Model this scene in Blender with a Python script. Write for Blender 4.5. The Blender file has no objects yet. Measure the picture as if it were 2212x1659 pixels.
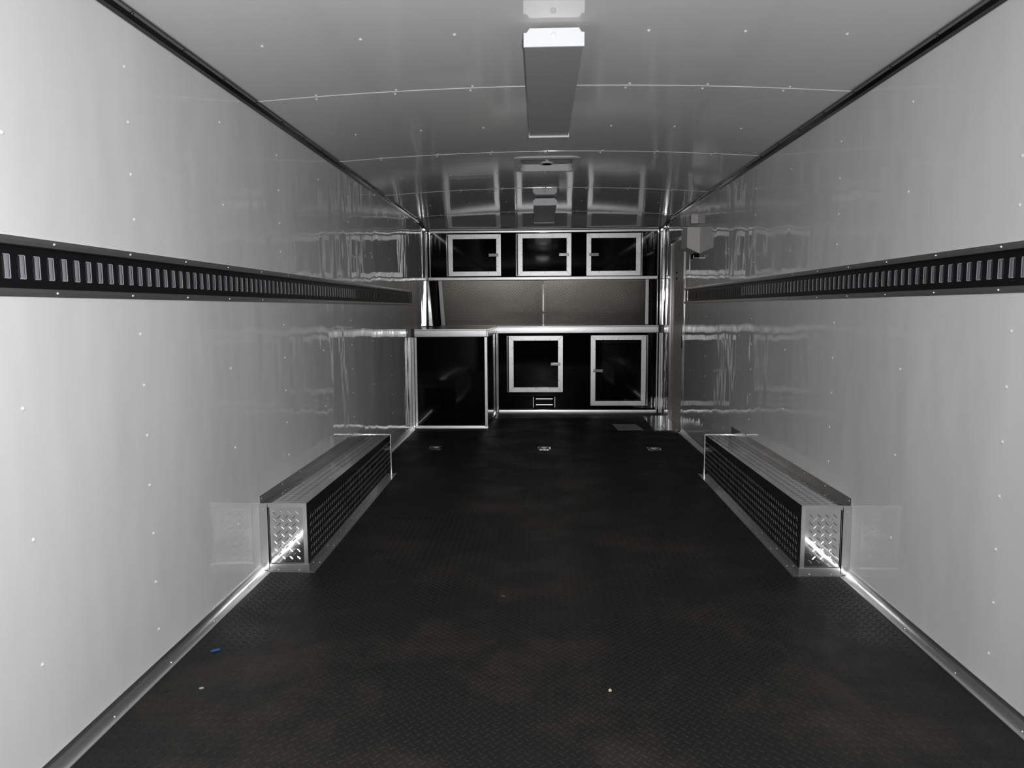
import bpy, math, random
from mathutils import Vector, Matrix
random.seed(7)
S = bpy.context.scene
COL = S.collection

# ------------------------------------------------------------------ camera
CAM = (-0.0473, 0.0, 1.130)
F_PX, PITCH, YAW, ROLL = 1534.0, 0.1058, 0.03868, 0.00604
cam = bpy.data.cameras.new('camera')
cam.sensor_fit = 'HORIZONTAL'; cam.sensor_width = 36.0
cam.lens = F_PX / 2212.0 * 36.0
cam.clip_start = 0.02; cam.clip_end = 100
co = bpy.data.objects.new('camera', cam); COL.objects.link(co)
cp, sp, cy, sy = math.cos(PITCH), math.sin(PITCH), math.cos(YAW), math.sin(YAW)
fwd = Vector((-sy*cp, cy*cp, -sp)); right = Vector((cy, sy, 0)); down = fwd.cross(right)
cr, sr = math.cos(ROLL), math.sin(ROLL)
r2 = right*cr + down*sr; d2 = down*cr - right*sr
m = Matrix.Identity(4)
for i in range(3):
    m[i][0] = r2[i]; m[i][1] = -d2[i]; m[i][2] = -fwd[i]; m[i][3] = CAM[i]
co.matrix_world = m
S.camera = co

# ------------------------------------------------------------------ world (night outside), exposure
w = bpy.data.worlds.new('night'); S.world = w; w.use_nodes = True
w.node_tree.nodes['Background'].inputs[0].default_value = (0.55, 0.6, 0.7, 1)
w.node_tree.nodes['Background'].inputs[1].default_value = 0.004
S.view_settings.view_transform = 'Standard'; S.view_settings.look = 'None'
S.view_settings.gamma = 1.0; S.view_settings.use_curve_mapping = False
S.view_settings.exposure = 0.0

# ------------------------------------------------------------------ the camera's flash, 8 cm right of the lens
fl = bpy.data.lights.new('flash', 'AREA'); fl.shape = 'DISK'; fl.size = 0.045
fl.energy = 56.0; fl.color = (1.0, 0.995, 1.0)
fo = bpy.data.objects.new('flash', fl); COL.objects.link(fo)
fm = m.copy()
for i in range(3): fm[i][3] = CAM[i] + r2[i]*0.08 - d2[i]*0.03 - fwd[i]*0.01
fo.matrix_world = fm @ Matrix.Rotation(math.radians(12), 4, 'X') @ Matrix.Rotation(math.radians(15), 4, 'Y')   # head tipped up and a little left

# ------------------------------------------------------------------ room sizes
HW = 1.25            # half width
ZW, ZC = 2.000, 2.045  # ceiling height at the wall / in the middle
YF = 7.65            # face of the front cabinets
YB = 8.33            # front wall
YL = 6.63            # face of the deeper left cabinet
def zceil(x): return ZC - (ZC-ZW)*(x/HW)**2
def zfront(x, y):      # the roof comes down to a flat strip over the front cabinets
    z = zceil(x)
    if y <= 7.17: return z
    t = min(1.0, (y-7.17)/(7.38-7.17)); zf = 1.968 - .010*max(0, (y-7.38)/.3)
    return z + (zf-z)*t

# ------------------------------------------------------------------ helpers
class MB:
    def __init__(s): s.v = []; s.f = []; s.sm = set()
    def face(s, pts, smooth=False):
        n = len(s.v); s.v += [tuple(p) for p in pts]; 
        if smooth: s.sm.add(len(s.f))
        s.f.append(tuple(range(n, n+len(pts))))
    def hexa(s, p):   # 8 points: bottom ring 0-3 then top ring 4-7
        n = len(s.v); s.v += [tuple(q) for q in p]
        for q in ((0,3,2,1),(4,5,6,7),(0,1,5,4),(1,2,6,5),(2,3,7,6),(3,0,4,7)):
            s.f.append(tuple(n+i for i in q))
        return s
    def box(s, x0, x1, y0, y1, z0, z1):
        x0,x1 = min(x0,x1),max(x0,x1); y0,y1=min(y0,y1),max(y0,y1); z0,z1=min(z0,z1),max(z0,z1)
        return s.hexa([(x0,y0,z0),(x1,y0,z0),(x1,y1,z0),(x0,y1,z0),(x0,y0,z1),(x1,y0,z1),(x1,y1,z1),(x0,y1,z1)])
    def prism(s, poly, axis, a, b):   # poly of 2D points extruded along axis from a to b
        def P(q, t):
            return {0:(t,q[0],q[1]), 1:(q[0],t,q[1]), 2:(q[0],q[1],t)}[axis]
        n = len(s.v); k = len(poly)
        s.v += [P(q,a) for q in poly] + [P(q,b) for q in poly]
        s.f.append(tuple(n+i for i in range(k))); s.f.append(tuple(n+k+i for i in reversed(range(k))))
        for i in range(k):
            j = (i+1) % k; s.f.append((n+i, n+k+i, n+k+j, n+j))
        return s
    def dome(s, c, nrm, r, h, seg=8):
        nrm = Vector(nrm).normalized(); c = Vector(c)
        u = nrm.orthogonal().normalized(); v = nrm.cross(u)
        n = len(s.v)
        for rr, hh in ((1, 0), (0.8, 0.6), (0.4, 0.93)):
            for i in range(seg):
                a = 2*math.pi*i/seg
                s.v.append(tuple(c + (u*math.cos(a)+v*math.sin(a))*r*rr + nrm*h*hh))
        s.v.append(tuple(c + nrm*h))
        for k in (0, 1):
            for i in range(seg):
                j = (i+1) % seg; s.sm.add(len(s.f))
                s.f.append((n+k*seg+i, n+k*seg+j, n+(k+1)*seg+j, n+(k+1)*seg+i))
        for i in range(seg):
            j = (i+1) % seg; s.sm.add(len(s.f)); s.f.append((n+2*seg+i, n+2*seg+j, n+3*seg))
        return s
    def cyl(s, c, axis, r, L, seg=20, r2=None):
        r2 = r if r2 is None else r2
        A = Vector(axis).normalized(); c = Vector(c); u = A.orthogonal().normalized(); v = A.cross(u)
        n = len(s.v)
        for t, rr in ((0, r), (L, r2)):
            for i in range(seg):
                a = 2*math.pi*i/seg; s.v.append(tuple(c + A*t + (u*math.cos(a)+v*math.sin(a))*rr))
        for i in range(seg):
            j = (i+1) % seg; s.sm.add(len(s.f)); s.f.append((n+i, n+j, n+seg+j, n+seg+i))
        s.v += [s.v[n+i] for i in range(2*seg)]; n += 2*seg
        s.f.append(tuple(n+i for i in reversed(range(seg)))); s.f.append(tuple(n+seg+i for i in range(seg)))
        return s
    def tube(s, pts, r, seg=8, closed=False):
        pts = [Vector(p) for p in pts]; k = len(pts); n = len(s.v)
        for i, p in enumerate(pts):
            a = pts[(i-1) % k] if (closed or i > 0) else p
            b = pts[(i+1) % k] if (closed or i < k-1) else p
            d = (b-a).normalized(); up = Vector((0,0,1)) if abs(d.z) < .9 else Vector((1,0,0))
            u = d.cross(up).normalized(); v = u.cross(d)
            for q in range(seg):
                t = 2*math.pi*q/seg; s.v.append(tuple(p + (u*math.cos(t)+v*math.sin(t))*r))
        for i in range(k if closed else k-1):
            j = (i+1) % k
            for q in range(seg):
                t = (q+1) % seg; s.sm.add(len(s.f))
                s.f.append((n+i*seg+q, n+i*seg+t, n+j*seg+t, n+j*seg+q))
        if not closed:
            s.f.append(tuple(n+q for q in range(seg))); s.f.append(tuple(n+(k-1)*seg+q for q in reversed(range(seg))))
        return s
    def lugs(s, O, u, v, nrm, U, V, pitch, L, Wd, h, warp=None):
        """raised tread bars on a flat sheet: rows of one slant between rows of the other"""
        O = Vector(O); u = Vector(u).normalized(); v = Vector(v).normalized(); nrm = Vector(nrm).normalized()
        q = math.sqrt(.5); mg = L*.4
        for ori in (0, 1):
            a = (u+v)*q if ori == 0 else (u-v)*q
            b = nrm.cross(a)
            off = (0.25 if ori == 0 else 0.75)*pitch
            i = 0
            while off + i*pitch < U - mg:
                x = off + i*pitch; i += 1
                if x < mg: continue
                j = 0
                while off + j*pitch < V - mg:
                    y = off + j*pitch; j += 1
                    if y < mg: continue
                    c = O + u*x + v*y
                    n = len(s.v)
                    for (p, t, k) in ((-.5,0,0),(-.25,.5,0),(.25,.5,0),(.5,0,0),(.25,-.5,0),(-.25,-.5,0),(-.28,0,1),(.28,0,1)):
                        s.v.append(tuple(c + a*(L*p) + b*(Wd*t) + nrm*(h*k)))
                    s.f += [(n+1,n+6,n+7,n+2)[::-1], (n+5,n+4,n+7,n+6)[::-1][::1], (n,n+6,n+1)[::-1], (n,n+5,n+6)[::-1], (n+3,n+2,n+7)[::-1], (n+3,n+7,n+4)[::-1]]
        return s
    def build(s, name, mat, parent=None, label=None, cat=None, group=None, kind=None, bevel=0):
        off = parent['_org'] if parent is not None and '_org' in parent else (0, 0, 0)
        me = bpy.data.meshes.new(name)
        if any(off): vv = [(a-off[0], b-off[1], c-off[2]) for a, b, c in s.v]
        else: vv = s.v
        me.from_pydata(vv, [], s.f); me.update()
        if s.sm:
            arr = [i in s.sm for i in range(len(s.f))]; me.polygons.foreach_set('use_smooth', arr)
        me.materials.append(mat)
        o = bpy.data.objects.new(name, me); COL.objects.link(o)
        if parent is not None:
            o.parent = parent; o['_org'] = off
        if bevel:
            b = o.modifiers.new('bevel', 'BEVEL'); b.width = bevel; b.segments = 2; b.limit_method = 'ANGLE'; b.angle_limit = 0.6
        tag(o, label, cat, group, kind)
        return o
def tag(o, label=None, cat=None, group=None, kind=None):
    if label: o['label'] = label
    if cat: o['category'] = cat
    if group: o['group'] = group
    if kind: o['kind'] = kind
def thing(name, loc, label, cat, group=None):
    o = bpy.data.objects.new(name, None); COL.objects.link(o); o.location = loc
    o.empty_display_size = 0.05; o['_org'] = tuple(loc); tag(o, label, cat, group); return o

# ------------------------------------------------------------------ materials
def mat(name, col, rough=.5, metal=0, spec=.5, coat=0, coat_r=.05):
    M = bpy.data.materials.new(name); M.use_nodes = True
    b = M.node_tree.nodes['Principled BSDF']
    b.inputs['Base Color'].default_value = (*col, 1); b.inputs['Roughness'].default_value = rough
    b.inputs['Metallic'].default_value = metal; b.inputs['Specular IOR Level'].default_value = spec
    b.inputs['Coat Weight'].default_value = coat; b.inputs['Coat Roughness'].default_value = coat_r
    return M
def nodes(M): return M.node_tree.nodes, M.node_tree.links, M.node_tree.nodes['Principled BSDF']
def noise(M, scale, mscale=(1,1,1), detail=2, rough=.5, rot=(0,0,0)):
    N, L, b = nodes(M)
    tc = N.new('ShaderNodeTexCoord'); mp = N.new('ShaderNodeMapping'); nz = N.new('ShaderNodeTexNoise')
    mp.inputs['Scale'].default_value = mscale; mp.inputs['Rotation'].default_value = rot
    nz.inputs['Scale'].default_value = scale; nz.inputs['Detail'].default_value = detail; nz.inputs['Roughness'].default_value = rough
    L.new(tc.outputs['Object'], mp.inputs[0]); L.new(mp.outputs[0], nz.inputs[0]); return nz
def bump(M, srcs, coat=False):
    N, L, b = nodes(M); prev = None
    for src, dist in srcs:
        bp = N.new('ShaderNodeBump'); bp.inputs['Strength'].default_value = 1; bp.inputs['Distance'].default_value = dist
        L.new(src.outputs[0], bp.inputs['Height'])
        if prev: L.new(prev.outputs[0], bp.inputs['Normal'])
        prev = bp
    L.new(prev.outputs[0], b.inputs['Normal'])
    if coat: L.new(prev.outputs[0], b.inputs['Coat Normal'])
def ramp(M, src, c0, c1, p0=.3, p1=.7, to='Base Color'):
    N, L, b = nodes(M); r = N.new('ShaderNodeValToRGB')
    r.color_ramp.elements[0].position = p0; r.color_ramp.elements[1].position = p1
    r.color_ramp.elements[0].color = (*c0, 1) if len(c0) == 3 else c0
    r.color_ramp.elements[1].color = (*c1, 1)
    L.new(src.outputs[0], r.inputs[0]); L.new(r.outputs[0], b.inputs[to]); return r

# glossy white prefinished wall skin, gently buckled between the studs
WALL = mat('white_wall_skin', (.68,.685,.69), rough=.05, spec=.5)
bump(WALL, [(noise(WALL, 1.0, (1, 3.4, 1.6), 2, .45), .0100), (noise(WALL, 1.0, (1, 1.6, .25), 0, .3), .010)])
CEIL = mat('white_ceiling_skin', (.70,.695,.69), rough=.10, spec=.5)
bump(CEIL, [(noise(CEIL, 1.0, (5.0, 1.0, 1), 1, .4), .0028), (noise(CEIL, 1.0, (.8, 24, 1), 1, .5), .00025)])
ALU = mat('brushed_aluminium', (.72,.72,.73), rough=.38, metal=1, coat=.6, coat_r=.06)
bump(ALU, [(noise(ALU, 25, (1,1,1), 2), .0006)])
ALUP = mat('polished_aluminium', (.80,.80,.80), rough=.14, metal=1)
bump(ALUP, [(noise(ALUP, 9, (1,1,1), 2), .0008)])
TREAD = mat('aluminium_tread_plate', (.80,.80,.80), rough=.085, metal=1)
bump(TREAD, [(noise(TREAD, 14, (1,1,1), 2), .0005)])
SPLASH = mat('tread_plate_backsplash', (.27,.255,.225), rough=.24, metal=1)
bump(SPLASH, [(noise(SPLASH, 6, (1,1,1), 2), .0006)])
COVE = mat('cove_aluminium', (.80,.80,.80), rough=.30, metal=1)
bump(COVE, [(noise(COVE, 6, (1,1,1), 2), .0010)])
DCOVE = mat('dark_cove_trim', (.30,.30,.31), rough=.16, metal=1)
BLACK = mat('glossy_black_panel', (.003,.003,.0035), rough=.06, spec=.25)
bump(BLACK, [(noise(BLACK, 2.2, (1,1,1), 1), .002)])
TRACK = mat('black_track_paint', (.006,.006,.007), rough=.30, spec=.4)
ZINC = mat('zinc_backing', (.42,.43,.46), rough=.42, metal=.3)
RUBBER = mat('black_rubber_tread', (.02,.02,.019), rough=.42, spec=.25)
ramp(RUBBER, noise(RUBBER, 1.7, (1,1,1), 6, .7), (.014,.0138,.0132), (.044,.039,.034), .48, .80)
ramp(RUBBER, noise(RUBBER, 3.1, (1,1,1), 4, .6), (.55,.55,.55), (.42,.42,.42), .45, .62, 'Roughness')
WHITEP = mat('white_enamel', (.82,.84,.86), rough=.3)
LENS = mat('frosted_lens', (.34,.34,.335), rough=.45)
PLASTIC = mat('grey_white_plastic', (.60,.61,.62), rough=.35)
DARKLID = mat('smoked_lid', (.02,.021,.023), rough=.25)
HOLE = mat('matt_black', (.004,.004,.004), rough=.7, spec=.1)
POST = mat('dull_aluminium', (.62,.575,.50), rough=.45, spec=.35)
bump(POST, [(noise(POST, 4, (1,1,.4), 2), .002)])
BOX = mat('grey_painted_steel', (.72,.70,.68), rough=.45, metal=.0)
SHEET = mat('clear_grey_plastic', (.34,.34,.34), rough=.4)
bump(SHEET, [(noise(SHEET, 18, (1,1,1), 3), .004)])
EDGE = mat('satin_edge_trim', (.70,.70,.71), rough=.36, metal=1, coat=1.0, coat_r=.13)
bump(EDGE, [(noise(EDGE, 25, (1,1,1), 2), .0004)])
def plain(n, c): return mat(n, c, rough=.6)

# ------------------------------------------------------------------ floor
b = MB(); b.box(-HW, HW, -0.25, YB, -0.05, 0.0)
b.lugs((-HW+.035, 0.9, 0), (1,0,0), (0,1,0), (0,0,1), 2*HW-.07, 7.3-.9, .030, .022, .0052, .0018)
b.build('floor', RUBBER, kind='structure', label='black rubber tread plate floor', )

# ------------------------------------------------------------------ ceiling: crowned sheets, each leading edge lapped 3 mm low
b = MB()
seams = [-0.25, 0.55, 1.80, 3.05, 4.28, 5.545, 6.86, YB]
XS = sorted([-HW + 2*HW*i/20 for i in range(21)] + [-.172, .178])
VX0, VX1, VY0, VY1 = -.172, .178, 4.462, 4.842      # opening for the roof vent
for k in range(len(seams)-1):
    y0, y1 = seams[k], seams[k+1]
    ys = [y0, VY0, VY1, y1] if y0 < VY0 < y1 else [y0, y1]
    if k == len(seams)-2: ys = [y0, 7.17, 7.38, YF+.02]
    def zz(x, y): return zfront(x, y) - .0022*(y1-y)/(y1-y0)
    n = len(b.v); m_ = len(ys)
    for x in XS:
        for y in ys: b.v.append((x, y, zz(x, y)))
    for i in range(len(XS)-1):
        for j in range(m_-1):
            if k == 4 and j == 1 and XS[i] >= VX0-1e-6 and XS[i+1] <= VX1+1e-6: continue
            b.sm.add(len(b.f)); b.f.append((n+m_*i+j, n+m_*i+j+1, n+m_*(i+1)+j+1, n+m_*(i+1)+j))
    n = len(b.v)
    for x in XS: b.v += [(x,y0,zz(x,y0)), (x,y0,zceil(x)+.003)]
    for i in range(len(XS)-1): b.f.append((n+2*i, n+2*i+2, n+2*i+3, n+2*i+1))
# roof skin above the sheets
n = len(b.v)
for x in XS: b.v += [(x, seams[0], zceil(x)+.06), (x, YB, zceil(x)+.06)]
for i in range(len(XS)-1): b.f.append((n+2*i, n+2*i+2, n+2*i+3, n+2*i+1))
RX = [-.98,-.645,-.328,-.005,.316,.632,.961]
for y in (2.47, 3.70, 4.92, 6.2):
    for x in RX:
        b.dome((x, y, zceil(x)-.001), (0,0,-1), .0062, .0055)
for y in (3.05, 4.28, 5.545, 6.86):
    for x in RX:
        b.dome((x+.008, y-.022, zceil(x)), (0,0,-1), .0062, .0055)
        b.dome((x-.004, y+.022, zceil(x)-.003), (0,0,-1), .0062, .0055)
b.build('ceiling', CEIL, kind='structure')

# ------------------------------------------------------------------ side walls with a recess for the tie-down track
TZ0, TZ1 = 1.184, 1.283       # recess
DY0, DY1, DZ = 6.455, 7.20, 1.768     # side doorway in the right wall
def wall(name, s, ytrack, seamy, fieldy, door=False):
    b = MB(); X = s*HW; XO = s*(HW+.06)
    ye = DY0 if door else YB
    b.box(X, XO, -0.25, ye, -.05, TZ0); b.box(X, XO, -0.25, ye, TZ1, ZW+.03)
    b.box(s*(HW+.026), XO, -0.25, min(ytrack, ye), TZ0, TZ1)
    if ytrack < ye: b.box(X, XO, ytrack, ye, TZ0, TZ1)
    if door: b.box(X, XO, DY0, DY1, DZ, ZW+.03); b.box(X, XO, DY1, YB, -.05, ZW+.03)
    for y in seamy:
        for z in (.13,.285,.44,.595,.75,.905,1.06,1.40,1.53,1.68,1.835):
            b.dome((X, y+random.uniform(-.004,.004), z), (-s,0,0), .0056, .0042)
    for y in fieldy:
        for z in (.28,.59,.905,1.53,1.835):
            b.dome((X, y+random.uniform(-.004,.004), z), (-s,0,0), .0056, .0042)
    return b.build(name, WALL, kind='structure')
wall('wall_left', -1, 6.72, (2.107, 3.31, 4.52, 5.72), (1.595, 2.72, 3.92, 5.1, 6.3))
wall('wall_right', 1, 6.455, (2.01, 3.19, 4.4, 5.6), (2.60, 3.80, 5.0, 6.15), True)
b = MB(); b.box(-HW, HW, YB, YB+.05, -.05, ZW+.08); b.build('wall_front', BLACK, kind='structure')

# coves: wall to ceiling and wall to floor
def cove_profile(s, top):
    if top:
        z = ZW-.001; x = s*HW; c = .030
        return [(x-s*.0005, z+.012), (x-s*.0005, z-c), (x-s*.003, z-c), (x-s*.006, z-c*.62), (x-s*.015, z-c*.22), (x-s*c*.85, z-.004), (x-s*c, z-.002), (x-s*c, z+.004)]
    z = 0.0; x = s*HW; c = .036
    arc = [(x-s*(.003+(c-.004)*(1-math.cos(t))), z+.003+(c-.003)*(1-math.sin(t))) for t in [math.pi/2*k/10 for k in range(11)]]
    return [(x-s*.0005, z+.0005), (x-s*.0005, z+c)] + arc + [(x-s*c, z+.0005)]
for nm, s, top in (('trim_1', -1, 1), ('trim_2', 1, 1), ('baseboard_left', -1, 0), ('baseboard_right', 1, 0)):
    b = MB()
    if top:
        pr = cove_profile(s, 1); kk = len(pr); st = [(-.25,0),(7.17,0),(7.38,ZW-1.966),(YF,ZW-1.957)]; n = len(b.v)
        for y, dz in st: b.v += [(q[0], y, q[1]-dz) for q in pr]
        for a in range(len(st)-1):
            for i in range(kk):
                j = (i+1) % kk; b.f.append((n+a*kk+i, n+(a+1)*kk+i, n+(a+1)*kk+j, n+a*kk+j))
    else:
        for ya, yb in ((-.25, 2.93), (4.80, 6.60 if s < 0 else 6.44)):
            pr = cove_profile(s, 0); kk = len(pr); f0 = len(b.f); b.prism(pr, 1, ya, yb)
            n = len(b.v); b.v += [(q[0], ya, q[1]) for q in pr[2:13]] + [(q[0], yb, q[1]) for q in pr[2:13]]
            for i in range(10):
                b.f[f0+2+2+i] = (n+i, n+11+i, n+12+i, n+i+1); b.sm.add(f0+4+i)
    for k in range(24):
        y = .3 + k*.305
        if top and y < 6.8: b.dome((s*(HW-.019), y, ZW-.008), (-s*.5, 0, -1), .005, .003)
        if not top and (y < 2.9 or 4.85 < y < 6.4): b.dome((s*(HW-.020), y, .0075), (-s*.5, 0, 1), .004, .0025)
    b.build(nm, DCOVE if top else COVE, kind='structure')

# ------------------------------------------------------------------ tie-down tracks
def track(s, y1, label):
    T = thing('tie_down_track', (s*HW, 0.0, 1.164), label, 'track', 'long slotted tie-down tracks along the walls')
    y0 = -0.24; P = .0495; xf = s*(HW+.010); xb = s*(HW+.0135)
    z0, z1, s0, s1 = TZ0+.0005, TZ1-.0005, 1.2055, 1.2620
    b = MB()
    b.box(xf, xb, y0, y1, z0, s0); b.box(xf, xb, y0, y1, s1, z1)
    # lips joining plate and flanges
    b.box(s*(HW-.0005), xb, y0, y1, z0, z0+.002); b.box(s*(HW-.0005), xb, y0, y1, z1-.002, z1)
    y = 1.583 - P*37 + .0
    cuts = []
    while y < y1-.05:
        if y > y0+.02: cuts.append(y)
        y += P
    prev = y0
    for c in cuts:
        b.box(xf, xb, prev, c, s0, s1); prev = c + .0212
    b.box(xf, xb, prev, y1, s0, s1)
    # rolled rim round every slot
    for c in cuts:
        if c < 1.2: continue
        b.box(xf, xf-s*.0016, c-.0022, c, s0+.003, s1-.003)
    b.build('track_plate', TRACK, T)
    b = MB()
    for c in cuts:
        if 1.2 < c < 4.7: b.box(xf-s*.0006, xf+s*.0018, c+.0203, c+.0211, s0+.002, s1-.002)  # light strips added as glints on far slot edges, stopping where the glint fades
    b.box(xf+s*.0008, xf+s*.0018, 1.2, 4.73, s0, s0+.0022); b.box(xf+s*.0008, xf+s*.0018, 1.2, 4.73, s1-.0022, s1)
    b.build('slot_edge_glints', ZINC, T, label='bright strips added for the glint on the far slot edges')
    b = MB(); b.box(s*(HW+.0195), s*(HW+.024), y0, y1, z0, z1); b.build('backing_strip', ZINC, T, label='light zinc strip seen through the slots')
    for za, zb in ((1.283, 1.304), (1.163, 1.184)):
        b = MB()
        b.prism([(s*HW, za), (s*(HW-.0035), za+.001), (s*(HW-.0045), (za+zb)/2), (s*(HW-.0035), zb-.001), (s*HW, zb)], 1, y0, y1)
        y = .42
        while y < y1:
            b.dome((s*(HW-.004), y, (za+zb)/2), (-s,0,0), .0050, .004); y += .33
        b.build('flange', COVE, T)
    b = MB(); b.box(s*(HW-.003), s*(HW+.02), y1, y1+.004, TZ0, TZ1); b.build('end_cap', TRACK, T)
track(-1, 6.715, 'black slotted tie-down track recessed along the left white wall')
track(1, 6.445, 'black slotted tie-down track recessed along the right white wall')

# ------------------------------------------------------------------ wheel boxes
def wheel_box(s, label):
    y0, y1 = 2.935, 4.765; xi = 1.046; xi1 = 1.066; zt0, zt1 = .305, .278
    T = thing('wheel_box', (s*1.15, y0, 0), label, 'wheel box', 'tread plate wheel boxes against the side walls')
    X = s*HW
    e = .004
    b = MB()
    # shell
    p = [(X,y0+e,0),(s*xi,y0+e,0),(s*xi1,y1,0),(X,y1,0),(X,y0+e,zt0),(s*xi,y0+e,zt0),(s*xi1,y1,zt1),(X,y1,zt1)]
    if s > 0: p = [p[1],p[0],p[3],p[2],p[5],p[4],p[7],p[6]]
    b.hexa(p)
    W = HW-xi
    # tread bars: near face, inner side, top
    O = (-HW+.038 if s < 0 else xi+.018, y0+e, .038)
    b.lugs(O, (1,0,0), (0,0,1), (0,-1,0), W-.056, zt0-.038-.018, .033, .026, .0050, .0013)
    ln = math.hypot(y1-y0, xi1-xi)
    b.lugs((s*xi, y0+.01, .022), (s*(xi1-xi), y1-y0, 0), (0,0,1), (-s,0,0), ln-.01, zt1-.03, .034, .026, .0052, .0015)
    sl = (zt1-zt0)/(y1-y0)
    b.lugs((s*xi1 if s > 0 else -HW, y0+.01, zt0), (1,0,0), (0,1,sl), (0,0,1), HW-xi1-.004, y1-y0-.02, .034, .026, .0052, .0012)
    b.build('shell', TREAD, T)
    # front frame
    def fr(xa, xb, za, zb): return [(xa,za),(xb,za),(xb,zb),(xa,zb)]
    b = MB(); yf0, yf1 = y0+e+.001, y0-.001
    wi = s*xi; 
    b.prism([(wi, 0.0), (wi, zt0+.001), (wi+s*.018, zt0-.018), (wi+s*.018, 0.037)], 1, yf0, yf1)         # inner upright
    b.prism([(wi, zt0+.001), (X-s*.002, zt0+.001), (X-s*.002, zt0-.018), (wi+s*.018, zt0-.018)], 1, yf0, yf1)  # top
    b.box(X-s*.036, X-s*.002, yf1, yf0, 0.0, .30)                                             # wall side
    b.build('front_frame', ALU, T, bevel=.0006)
    b = MB(); b.box(wi-s*.004, X-s*.036, y0-.0035, y0-.001, .0, .038)
    for q in (.25, .8): b.dome((wi+s*(W-.04)*q, y0-.0035, .010), (0,-1,0), .004, .0025)
    b.build('front_bottom_strip', ALU, T, bevel=.0006)
    # flange up the wall along the top, and down the wall on the near side
    b = MB(); b.hexa([(min(X,X-s*.003),y0,zt0-.003),(max(X,X-s*.003),y0,zt0-.003),(max(X,X-s*.003),y1+.02,zt1-.003),(min(X,X-s*.003),y1+.02,zt1-.003),
                      (min(X,X-s*.003),y0,.336),(max(X,X-s*.003),y0,.336),(max(X,X-s*.003),y1+.02,.332),(min(X,X-s*.003),y1+.02,.332)])
    for k in range(8): b.dome((X-s*.003, y0+.02+k*.25, .322), (-s,0,0), .0045, .003)
    b.build('top_wall_flange', COVE, T)
    b = MB(); b.box(X-s*.0005, X-s*.034, y0-.006, y0-.002, .012, .306)
    for z in (.045, .28): b.dome((X-s*.018, y0-.006, z), (0,-1,0), .004, .003)
    b.build('near_wall_angle', ALU, T, bevel=.0008)
    b = MB(); b.box(X-s*.0345, X-s*.0375, y0-.004, y0-.0012, .036, zt0-.018); b.build('shadow_gap', HOLE, T)
    b = MB(); b.prism([(wi-s*.028,y0-.004),(wi+s*.004,y0-.004),(s*xi1+s*.004,y1+.002),(s*xi1-s*.034,y1+.03)], 2, .0004, .0035)
    for k in range(8):
        t = (k+.5)/8; b.dome((s*(xi+(xi1-xi)*t)-s*.014, y0+(y1-y0)*t, .0035), (0,0,1), .0045, .003)
    b.build('floor_flange', ALU, T)
    b = MB(); b.box(s*xi1-s*.003, s*xi1+s*.004, y1-.004, y1+.002, 0, zt1+.002); b.box(s*xi1, X, y1-.004, y1+.002, zt1-.006, zt1+.004)
    b.build('far_edge_trim', ALU, T)
wheel_box(-1, 'aluminium tread plate wheel box with bolted flanges against the left wall')
wheel_box(1, 'aluminium tread plate wheel box with bolted flanges against the right wall')

def convex(x0, x1, z0, z1, y, th=.010, ang=5.0, tilt=0.0, k=8):
    b = MB(); A = math.radians(ang); Tl = math.radians(tilt); h = z1-z0; Rr = h/(2*math.sin(A)); n = len(b.v)
    for i in range(k+1):
        t = -A + 2*A*i/k; z = z0 + h*(math.sin(t)+math.sin(A))/(2*math.sin(A))
        yy = y - th - Rr*(math.cos(t)-math.cos(A)) + (z-z0)*math.tan(Tl)
        b.v += [(x0, yy, z), (x1, yy, z)]
    for i in range(k):
        b.sm.add(len(b.f)); b.f.append((n+2*i, n+2*i+1, n+2*i+3, n+2*i+2))
    fr_ = [b.v[n+i] for i in range(2*k+2)]; n = len(b.v); b.v += fr_
    m_ = len(b.v); b.v += [(x0,y,z0),(x1,y,z0),(x1,y,z1),(x0,y,z1)]
    b.f.append((m_, m_+3, m_+2, m_+1)); b.f.append((n, m_, m_+1, n+1)); b.f.append((n+2*k, n+2*k+1, m_+2, m_+3))
    b.f.append(tuple([n+2*i for i in range(k+1)]+[m_+3, m_])); b.f.append(tuple([n+2*i+1 for i in reversed(range(k+1))]+[m_+1, m_+2]))
    return b

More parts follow.
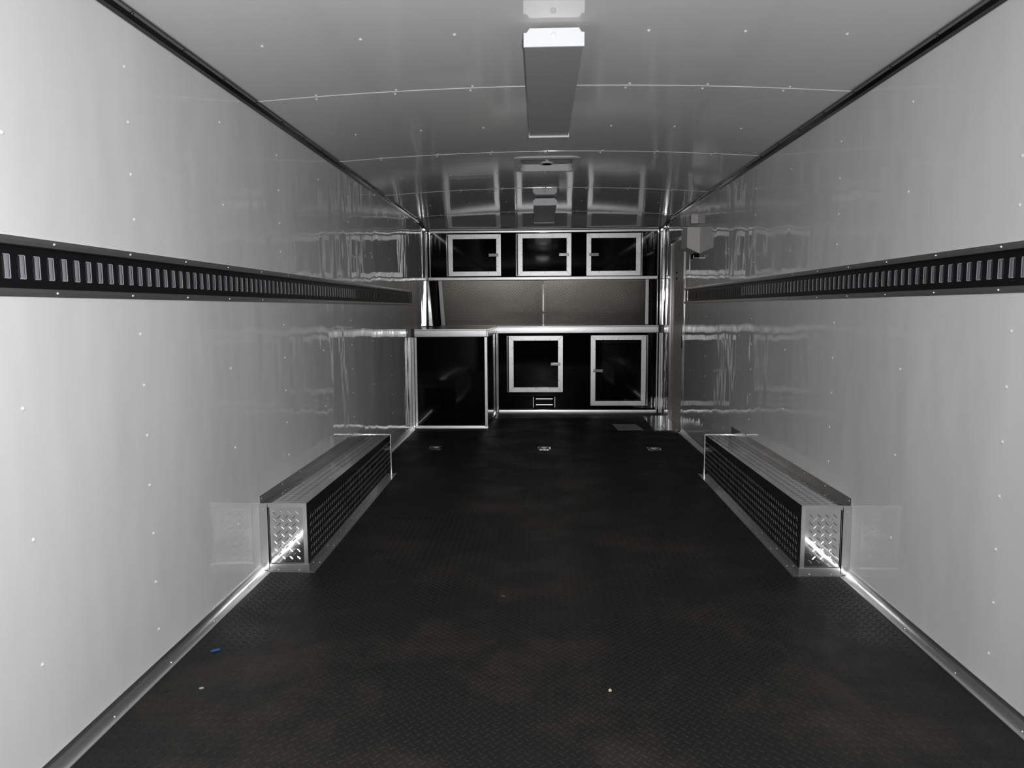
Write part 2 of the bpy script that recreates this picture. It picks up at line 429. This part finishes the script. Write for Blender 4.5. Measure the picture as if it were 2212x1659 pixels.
# ------------------------------------------------------------------ cabinet doors
def cab_door(T, x0, x1, z0, z1, y, hinge, fw=.050, latch_dz=0.0, screws=3):
    """door panel > mitred frame, hinge, latch.  hinge -1 left, +1 right"""
    d = MB(); d.box(x0+.01, x1-.01, y-.012, y-.002, z0+.01, z1-.01)
    D = d.build('door', BLACK, T)
    h = .022   # hinge leaf width
    fx0, fx1 = (x0+h, x1) if hinge < 0 else (x0, x1-h)
    ya, yb = y-.0165, y-.0125
    for nm, poly in (('t', [(fx0,z1),(fx1,z1),(fx1-fw,z1-fw),(fx0+fw,z1-fw)]), ('b', [(fx0,z0),(fx0+fw,z0+fw),(fx1-fw,z0+fw),(fx1,z0)]),
                     ('l', [(fx0,z0),(fx0,z1),(fx0+fw,z1-fw),(fx0+fw,z0+fw)]), ('r', [(fx1,z0),(fx1-fw,z0+fw),(fx1-fw,z1-fw),(fx1,z1)])):
        b = MB(); g = .0006
        cx = sum(p[0] for p in poly)/4; cz = sum(p[1] for p in poly)/4
        b.prism(poly, 1, ya, yb)
        if nm in 'tb':
            for q in (.18,.5,.82):
                b.dome((fx0+fw+(fx1-fx0-2*fw)*q, ya, (z1-fw+.010) if nm == 't' else (z0+fw-.010)), (0,-1,0), .005, .003)
        else:
            for q in (.15,.5,.85):
                b.dome(((fx0+fw-.010) if nm == 'l' else (fx1-fw+.010), ya, z0+fw+(z1-z0-2*fw)*q), (0,-1,0), .005, .003)
        b.build('frame_strip', ALU, D, bevel=.0012)
    b = MB()
    hx = x0+h*.5 if hinge < 0 else x1-h*.5
    b.box(hx-h*.45, hx+h*.45, y-.010, y-.002, z0, z1); b.cyl((hx, y-.012, z0), (0,0,1), .005, z1-z0, 10)
    b.build('hinge', ALUP, D)
    # slam latch on the free side
    zc = (z0+z1)/2 + latch_dz
    lx = x1-.045 if hinge < 0 else x0+.045; sg = -1 if hinge < 0 else 1
    b = MB(); b.box(lx-sg*.018, lx+sg*.085, y-.024, y-.0165, zc-.016, zc+.016)
    b.box(lx-sg*.010, lx+sg*.060, y-.031, y-.024, zc-.011, zc+.011)
    b.cyl((lx-sg*.006, y-.031, zc), (0,-1,0), .007, .008, 12)
    b.dome((lx+sg*.075, y-.024, zc), (0,-1,0), .005, .004)
    b.build('latch', ALUP, D, bevel=.0015)
    return D

# upper cabinet
T = thing('upper_cabinet', (0, YF, 1.45), 'long glossy black upper cabinet with three aluminium framed doors, under the ceiling', 'cabinet')
b = MB(); b.box(-1.249, 1.249, YF, YB, 1.452, 1.955); b.build('carcass', BLACK, T)
cab_door(T, -1.036, -.452, 1.476, 1.916, YF, -1)
cab_door(T, -.294, .294, 1.473, 1.918, YF, -1)
cab_door(T, .453, 1.046, 1.471, 1.914, YF, 1)
convex(-1.230, 1.205, 1.434, 1.464, YF-.001, .012, 7, -2).build('bottom_rail', EDGE, T)
b = MB(); b.box(-1.205,1.205,YF+.0,YF+.03,1.434,1.4515); b.build('rail_return', ALU, T)
convex(-1.205, 1.205, 1.930, 1.953, YF-.001, .010, 12, -4).build('top_rail', EDGE, T)
b = MB(); b.box(-1.2495, -1.236, YF-.024, YF-.001, 1.434, 1.975); b.box(-1.219, -1.203, YF-.020, YF-.001, 1.464, 1.975); b.build('corner_trim', ALUP, T, bevel=.003)
b = MB(); b.box(1.199, 1.211, YF-.022, YF-.001, 1.464, 1.975); b.box(1.228, 1.2495, YF-.020, YF-.001, 1.434, 1.975); b.build('corner_trim', ALUP, T, bevel=.003)

# backsplash behind the worktop
T = thing('backsplash', (0, YB, .95), 'brownish aluminium tread plate backsplash between upper cabinet and worktop', 'backsplash')
for x0, x1, ya, yb in ((-1.180, -.006, YB-.062, YB-.008), (.006, 1.205, YB-.008, YB-.018)):   # the two sheets sit slightly askew
    ln = .058; b = MB(); b.hexa([(x0,ya-.003,.944),(x1,yb-.003,.944),(x1,yb,.944),(x0,ya,.944),(x0,ya-.003-ln,1.45),(x1,yb-.003-ln,1.45),(x1,yb-ln,1.45),(x0,ya-ln,1.45)])
    b.lugs((x0, ya-.003, .948), (x1-x0,yb-ya,0), (0,-ln,.506), ((yb-ya)/(x1-x0),-1,-ln/.506), x1-x0, .500, .034, .026, .0052, .0013)
    b.build('tread_sheet', SPLASH, T)
b = MB(); b.hexa([(-.008,YB-.016,.944),(.008,YB-.016,.944),(.008,YB-.0125,.944),(-.008,YB-.0125,.944),(-.008,YB-.074,1.45),(.008,YB-.074,1.45),(.008,YB-.0705,1.45),(-.008,YB-.0705,1.45)]); b.build('joint_strip', TREAD, T)
b = MB(); b.hexa([(-1.185,YB-.070,.944),(-1.140,YB-.070,.944),(-1.140,YB-.066,.944),(-1.185,YB-.066,.944),(-1.205,YB-.130,1.45),(-1.168,YB-.130,1.45),(-1.168,YB-.126,1.45),(-1.205,YB-.126,1.45)]); b.build('end_strip', ALU, T)
b = MB(); b.box(1.170, 1.205, YB-.086, YB-.0805, .944, 1.45); b.build('end_strip', ALU, T)
for s in (-1, 1):
    b = MB(); b.box(s*1.212, s*1.249, YF+.0, YB-.001, .944, 1.4515); b.build('side_liner', HOLE, T)
b = MB(); b.hexa([(-1.236,YF-.024,.948),(-1.190,YF-.024,.948),(-1.190,YF-.001,.948),(-1.236,YF-.001,.948),(-1.249,YF-.024,1.433),(-1.224,YF-.024,1.433),(-1.224,YF-.001,1.433),(-1.249,YF-.001,1.433)]); b.build('corner_trim', ALUP, T, bevel=.003)
b = MB(); b.box(1.199, 1.211, YF-.022, YF-.001, .948, 1.433); b.box(1.228, 1.2495, YF-.020, YF-.001, .948, 1.433); b.build('corner_trim', ALUP, T, bevel=.003)

# worktop with the step on the left
T = thing('worktop', (0, YF, .90), 'aluminium edged worktop stepping forward over the left base cabinet', 'worktop')
b = MB(); poly = [(-1.249,YL),(-.536,YL),(-.510,YF-.004),(1.249,YF-.004),(1.249,YB-.012),(-1.249,YB-.012)]
b.prism(poly, 2, .868, .942); b.build('top_sheet', mat('dark_worktop', (.02,.019,.018), rough=.35), T)
def edge(p0, p1, z0, z1, th=.012):
    b = MB(); d = (Vector(p1)-Vector(p0)).normalized(); n = Vector((d.y, -d.x))
    a0 = Vector(p0)+n*.0005; a1 = Vector(p1)+n*.0005
    def seg(o, za, zb):
        q = [a0, a1, a1+n*o, a0+n*o]
        b.hexa([(*q[3],za),(*q[2],za),(*q[1],za),(*q[0],za),(*q[3],zb),(*q[2],zb),(*q[1],zb),(*q[0],zb)])
    seg(th, z0, z0+.055); seg(th+.003, z0+.055, z1)
    return b
convex(-1.215, -.538, .873, .930, YL-.0005, .010, 4, .6).build('front_edge', EDGE, T)
convex(-1.215, -.536, .931, .944, YL-.0005, .014, 20, 0).build('edge_lip', EDGE, T)
edge((-.536,YL), (-.510,YF-.02), .871, .945).build('return_edge', ALU, T, bevel=.002)
convex(-.506, 1.222, .868, .930, YF-.0045, .010, 4, .6).build('front_edge', EDGE, T)
convex(-.506, 1.222, .931, .946, YF-.0045, .014, 20, 0).build('edge_lip', EDGE, T)

# left base cabinet
T = thing('base_cabinet', (-.88, YL, 0), 'deeper glossy black base cabinet without doors at the left wall', 'cabinet')
b = MB(); b.prism([(-1.249,YL+.004),(-.540,YL+.004),(-.514,YF+.002),(-.514,YB-.02),(-1.249,YB-.02)], 2, .001, .867); b.build('carcass', BLACK, T)
b = MB(); b.box(-1.249, -1.222, YL-.012, YL+.003, .001, .867); b.build('wall_trim', ALU, T, bevel=.002)
b = MB(); b.box(-1.218, -1.196, YL-.010, YL+.003, .001, .868); b.build('corner_trim', ALU, T, bevel=.002)
b = MB(); b.box(-.560, -.534, YL-.010, YL+.003, .001, .868); b.box(-.538,-.533, YL-.010, YL+.03, .001,.868); b.build('corner_trim', ALU, T, bevel=.002)
b = MB(); b.prism([(YL+.003,.001),(YL-.016,.001),(YL-.012,.010),(YL-.008,.030),(YL+.003,.032)], 0, -1.218, -.534); b.build('bottom_trim', ALU, T)
b = MB(); b.hexa([(-.536,YL+.03,.001),(-.528,YL+.03,.001),(-.500,YF-.03,.001),(-.512,YF-.03,.001),(-.537,YL+.03,.028),(-.533,YL+.03,.028),(-.508,YF-.03,.028),(-.512,YF-.03,.028)]); b.build('side_bottom_trim', ALUP, T)
b = MB(); b.box(-.5135, -.486, YF-.012, YF-.001, .001, .868); b.box(-.5135,-.508,YF-.05,YF-.012,.001,.868); b.build('inner_corner_trim', ALUP, T, bevel=.003)

# right base cabinet
T = thing('base_cabinet', (.36, YF, 0), 'wide glossy black base cabinet with two aluminium framed doors and a grille', 'cabinet')
b = MB(); b.box(-.509, 1.249, YF+.003, YB-.02, .001, .866); b.build('carcass', BLACK, T)
cab_door(T, -.398, .206, .229, .838, YF+.003, -1, fw=.052)
cab_door(T, .504, 1.117, .081, .840, YF+.003, 1, fw=.052)
convex(-.484, 1.204, .001, .034, YF+.002, .012, 9, 4).build('bottom_trim', EDGE, T)
b = MB(); b.box(1.204, 1.216, YF-.022, YF+.002, .001, .866); b.box(1.230, 1.2495, YF-.020, YF+.002, .001, .866); b.build('corner_trim', ALU, T, bevel=.003)
b = MB(); b.box(-.108, .120, YF-.022, YF+.002, .045, .180)
V = b.build('vent_grille', HOLE, T, label='small dark grille with bright bars below a door', bevel=.004)
for z in (.158, .094):
    b = MB(); b.prism([(YF-.0222,z-.004),(YF-.0305,z-.004),(YF-.0292,z+.004),(YF-.0222,z+.004)], 0, -.085, .097); b.build('bar', ALU, V)
for z in (.136,.126,.116,.066,.055):
    b = MB(); b.box(-.083, .095, YF-.0245, YF-.0222, z-.0018, z+.0018); b.build('louvre', TRACK, V)
for x in (-.112, .118):
    b = MB(); b.box(x-.004, x+.006, YF-.030, YF-.001, .062, .176); b.build('side_bar', ALU, V, bevel=.001)

# ------------------------------------------------------------------ side doorway on the right
D = MB(); D.box(1.264, 1.30, DY0, DY1, .0, DZ)
D = D.build('door_1', POST, kind='structure')
b = MB(); b.box(1.244, 1.264, DY0-.004, DY0+.022, .008, DZ+.012); b.box(1.246, 1.254, DY0-.034, DY0-.004, .04, DZ+.03)
b.build('near_jamb_trim', ALUP, D, bevel=.003)
b = MB(); b.box(1.244, 1.264, DY1-.070, DY1-.040, .008, DZ); b.box(1.242, 1.264, DY1-.022, DY1+.022, .008, DZ+.012)
b.build('far_jamb_trim', ALUP, D, bevel=.003)
b = MB(); b.box(1.244, 1.264, DY0+.022, DY1-.022, DZ-.022, DZ+.012); b.build('header_trim', ALUP, D, bevel=.003)
for z in (1.459, 1.405):
    b = MB(); b.box(1.2625, 1.2639, 6.865, 6.915, z-.010, z+.010); b.build('screw_hole', HOLE, D)
b = MB(); b.box(1.2605, 1.2639, 6.51, 6.60, .755, .868); b.build('latch_slot', HOLE, D)
T = MB(); T.prism([(.998,6.475),(1.258,6.475),(1.258,7.198),(1.2485,7.198),(1.2485,7.37),(1.030,7.37)], 2, .0006, .012)
T.lugs((1.05,6.48,.012),(1,0,0),(0,1,0),(0,0,1),.08,.30,.034,.026,.0052,.0012)
T.build('threshold_plate', ALUP, label='polished threshold plate on the floor in front of the right doorway', cat='threshold plate')

# housing and small box on the right wall
T = thing('wall_housing', (1.2, 5.99, 1.56), 'grey wedge-bottomed metal housing on the right wall near the ceiling', 'housing')
b = MB(); b.prism([(1.145,1.612),(1.2495,1.562),(1.2495,1.773),(1.145,1.773)], 1, 5.864, 6.11); b.build('housing_body', BOX, T, bevel=.002)
b = MB(); b.box(1.205, 1.2495, 5.885, 5.99, 1.528, 1.566); b.build('cable_outlet', HOLE, T)
b = MB(); b.box(1.200, 1.2495, 5.880, 5.884, 1.526, 1.531); b.box(1.2,1.206,5.880,5.884,1.531,1.55); b.build('outlet_lip', ALU, T)
T = thing('junction_box', (1.22, 5.97, 1.83), 'small square grey box on the right wall above the wedge housing', 'junction box')
b = MB(); b.box(1.193, 1.2495, 5.95, 6.02, 1.812, 1.884); b.build('box_body', BOX, T, bevel=.002)
b = MB(); b.dome((1.222, 5.95, 1.845), (0,-1,0), .006, .004); b.build('screw', ALU, T)

# ------------------------------------------------------------------ ceiling lights
def fixture(y0, y1, label):
    T = thing('ceiling_light', (0, (y0+y1)/2, 1.97), label, 'ceiling light', 'long box lights along the middle of the ceiling')
    zb = 1.972; xa, xb = -.096, .100; zt = 2.042
    b = MB(); b.prism([(xa+.003,zb+.002),(xb-.003,zb+.002),(xb-.003,2.010),(xb-.016,zt-.012),(xa+.018,zt-.012),(xa+.003,2.010)], 1, y0+.004, y1-.004)
    b.build('lens', LENS, T, label='unlit grey lens')
    prof = [(xa,zb-.001),(xb,zb-.001),(xb,2.014),(xb-.010,2.015),(xb-.018,zt-.014),(xa+.020,zt-.014),(xa+.010,2.015),(xa,2.014)]
    b = MB(); b.prism(prof, 1, y0-.003, y0+.004); b.dome((.0,y0-.003,2.006),(0,-1,0),.010,.002,12); b.build('end_cap', WHITEP, T)
    b = MB(); b.prism([(xa-.001,zb-.006),(xb+.001,zb-.006)]+prof[2:], 1, y1-.004, y1+.002); b.build('end_cap', WHITEP, T)
    b = MB(); b.box(-.02, .02, y0+.25, y1-.25, zt-.014, zt+.001); b.build('mounting_tray', WHITEP, T)
fixture(2.402, 3.610, 'long white box light on the ceiling, the nearer one')
fixture(5.962, 7.148, 'long white box light on the ceiling, the farther one near the cabinets')

# roof vent
T = thing('roof_vent', (0, 4.64, 2.04), 'pale plastic roof vent with a crank knob between the two ceiling lights', 'roof vent')
def rrect(x0, x1, y0, y1, r, k=5):
    out = []
    for cx, cy_, a0 in ((x1-r,y1-r,0),(x0+r,y1-r,90),(x0+r,y0+r,180),(x1-r,y0+r,270)):
        for i in range(k+1):
            a = math.radians(a0+90*i/k); out.append((cx+r*math.cos(a), cy_+r*math.sin(a)))
    return out
def ring(b, A, B, za, zb, zin=None, zout=None):
    """closed band between loop A at za and loop B at zb"""
    n = len(b.v); k = len(A)
    b.v += [(p[0],p[1],za) for p in A] + [(p[0],p[1],zb) for p in B]
    for i in range(k):
        j = (i+1) % k; b.f.append((n+i, n+j, n+k+j, n+k+i))
b = MB()
o1 = rrect(-.203,.207,4.423,4.875,.05); o2 = rrect(-.199,.203,4.428,4.870,.048); i1 = rrect(-.171,.177,4.464,4.840,.035); i2 = rrect(-.160,.166,4.474,4.826,.03)
ring(b, o1, o1, 2.046, 2.0375); ring(b, o1, o2, 2.0375, 2.036); ring(b, o2, i1, 2.036, 2.036)
b.build('flange', PLASTIC, T)
b = MB(); ring(b, i1, i2, 2.036, 2.078)
b.build('recess_wall', PLASTIC, T)
b = MB(); b.prism(rrect(-.165,.171,4.469,4.831,.03), 2, 2.0785, 2.083); b.build('lid', DARKLID, T, label='dark smoked lid inside the vent')
b = MB(); b.cyl((0.003,4.635,2.040),(0,0,1),.040,.010,28,.043); b.cyl((0.003,4.635,2.05),(0,0,1),.012,.028,12)
K = b.build('crank_knob', PLASTIC, T)
b = MB(); b.cyl((0.003,4.635,2.0385),(0,0,1),.029,.003,20); b.build('knob_centre', HOLE, K)

# ------------------------------------------------------------------ floor tie-down rings
def floor_ring(x, y, label):
    T = thing('tie_down_ring', (x, y, 0), label, 'tie-down ring', 'recessed tie-down rings in a row across the floor')
    b = MB(); o = rrect(x-.054,x+.054,y-.058,y+.058,.018); i = rrect(x-.042,x+.042,y-.044,y+.044,.014)
    ring(b, o, o, .0004, .0045); ring(b, o, i, .0045, .006); ring(b, i, i, .006, .0012); b.build('pan_rim', ALUP, T)
    b = MB(); b.prism(rrect(x-.0425,x+.0425,y-.0445,y+.0445,.014), 2, .0004, .0014); b.build('pan', DARKLID, T)
    b = MB(); pts = [(x-.028,y+.02,.006),(x-.030,y-.01,.007)]+[(x-.030*math.cos(t),y-.01-.022*math.sin(t),.007) for t in [math.pi*k/8 for k in range(1,8)]]+[(x+.030,y-.01,.007),(x+.028,y+.02,.006)]
    b.tube(pts, .0042, 8, closed=True); b.build('ring', ALUP, T)
    b = MB(); b.box(x-.02,x+.02,y+.012,y+.030,.0014,.011); b.build('strap', ALU, T)
floor_ring(-.890, 5.687, 'small metal tie-down ring in the floor, leftmost of the row')
floor_ring(-.011, 5.674, 'small metal tie-down ring in the floor, middle of the row')
floor_ring(.871, 5.650, 'small metal tie-down ring in the floor, rightmost of the row')

# things lying on the floor
b = MB(); b.prism([(.681,6.533),(.919,6.559),(.889,6.877),(.660,6.877)], 2, .0016, .0042)
b.prism([(.79,6.546),(.802,6.547),(.786,6.876),(.776,6.876)], 2, .0042, .0062)
b.build('plastic_sheet', SHEET, label='flat grey sheet lying on the black floor near the doorway', cat='sheet')
def chip(name, x, y, a, L, Wd, h, col, label, cat):
    b = MB(); c, s_ = math.cos(a), math.sin(a); pts = []
    for px, py in ((-.5,-.3),(-.2,-.5),(.5,-.35),(.42,.4),(-.1,.5),(-.46,.25)):
        X, Y = px*L, py*Wd; pts.append((x+X*c-Y*s_, y+X*s_+Y*c))
    b.prism(pts, 2, .0018, .0018+h); b.build(name, plain(name, col), label=label, cat=cat, bevel=.0006)
chip('plastic_clip', -1.128, 2.22, .55, .030, .008, .005, (.005,.10,.32), 'tiny bright blue plastic scrap on the floor by the left wall', 'scrap')
chip('wood_chip', -1.062, 1.985, .3, .013, .006, .004, (.45,.40,.33), 'tiny pale chip on the floor at lower left', 'scrap')
chip('paper_scrap', -.191, 2.693, -.4, .016, .006, .003, (.35,.10,.09), 'tiny reddish scrap in the middle of the black floor', 'scrap')
chip('foam_crumb', .160, 2.005, .2, .009, .009, .005, (.62,.58,.42), 'tiny yellowish crumb on the near floor right of centre', 'scrap')

for o in bpy.data.objects:
    if '_org' in o: del o['_org']
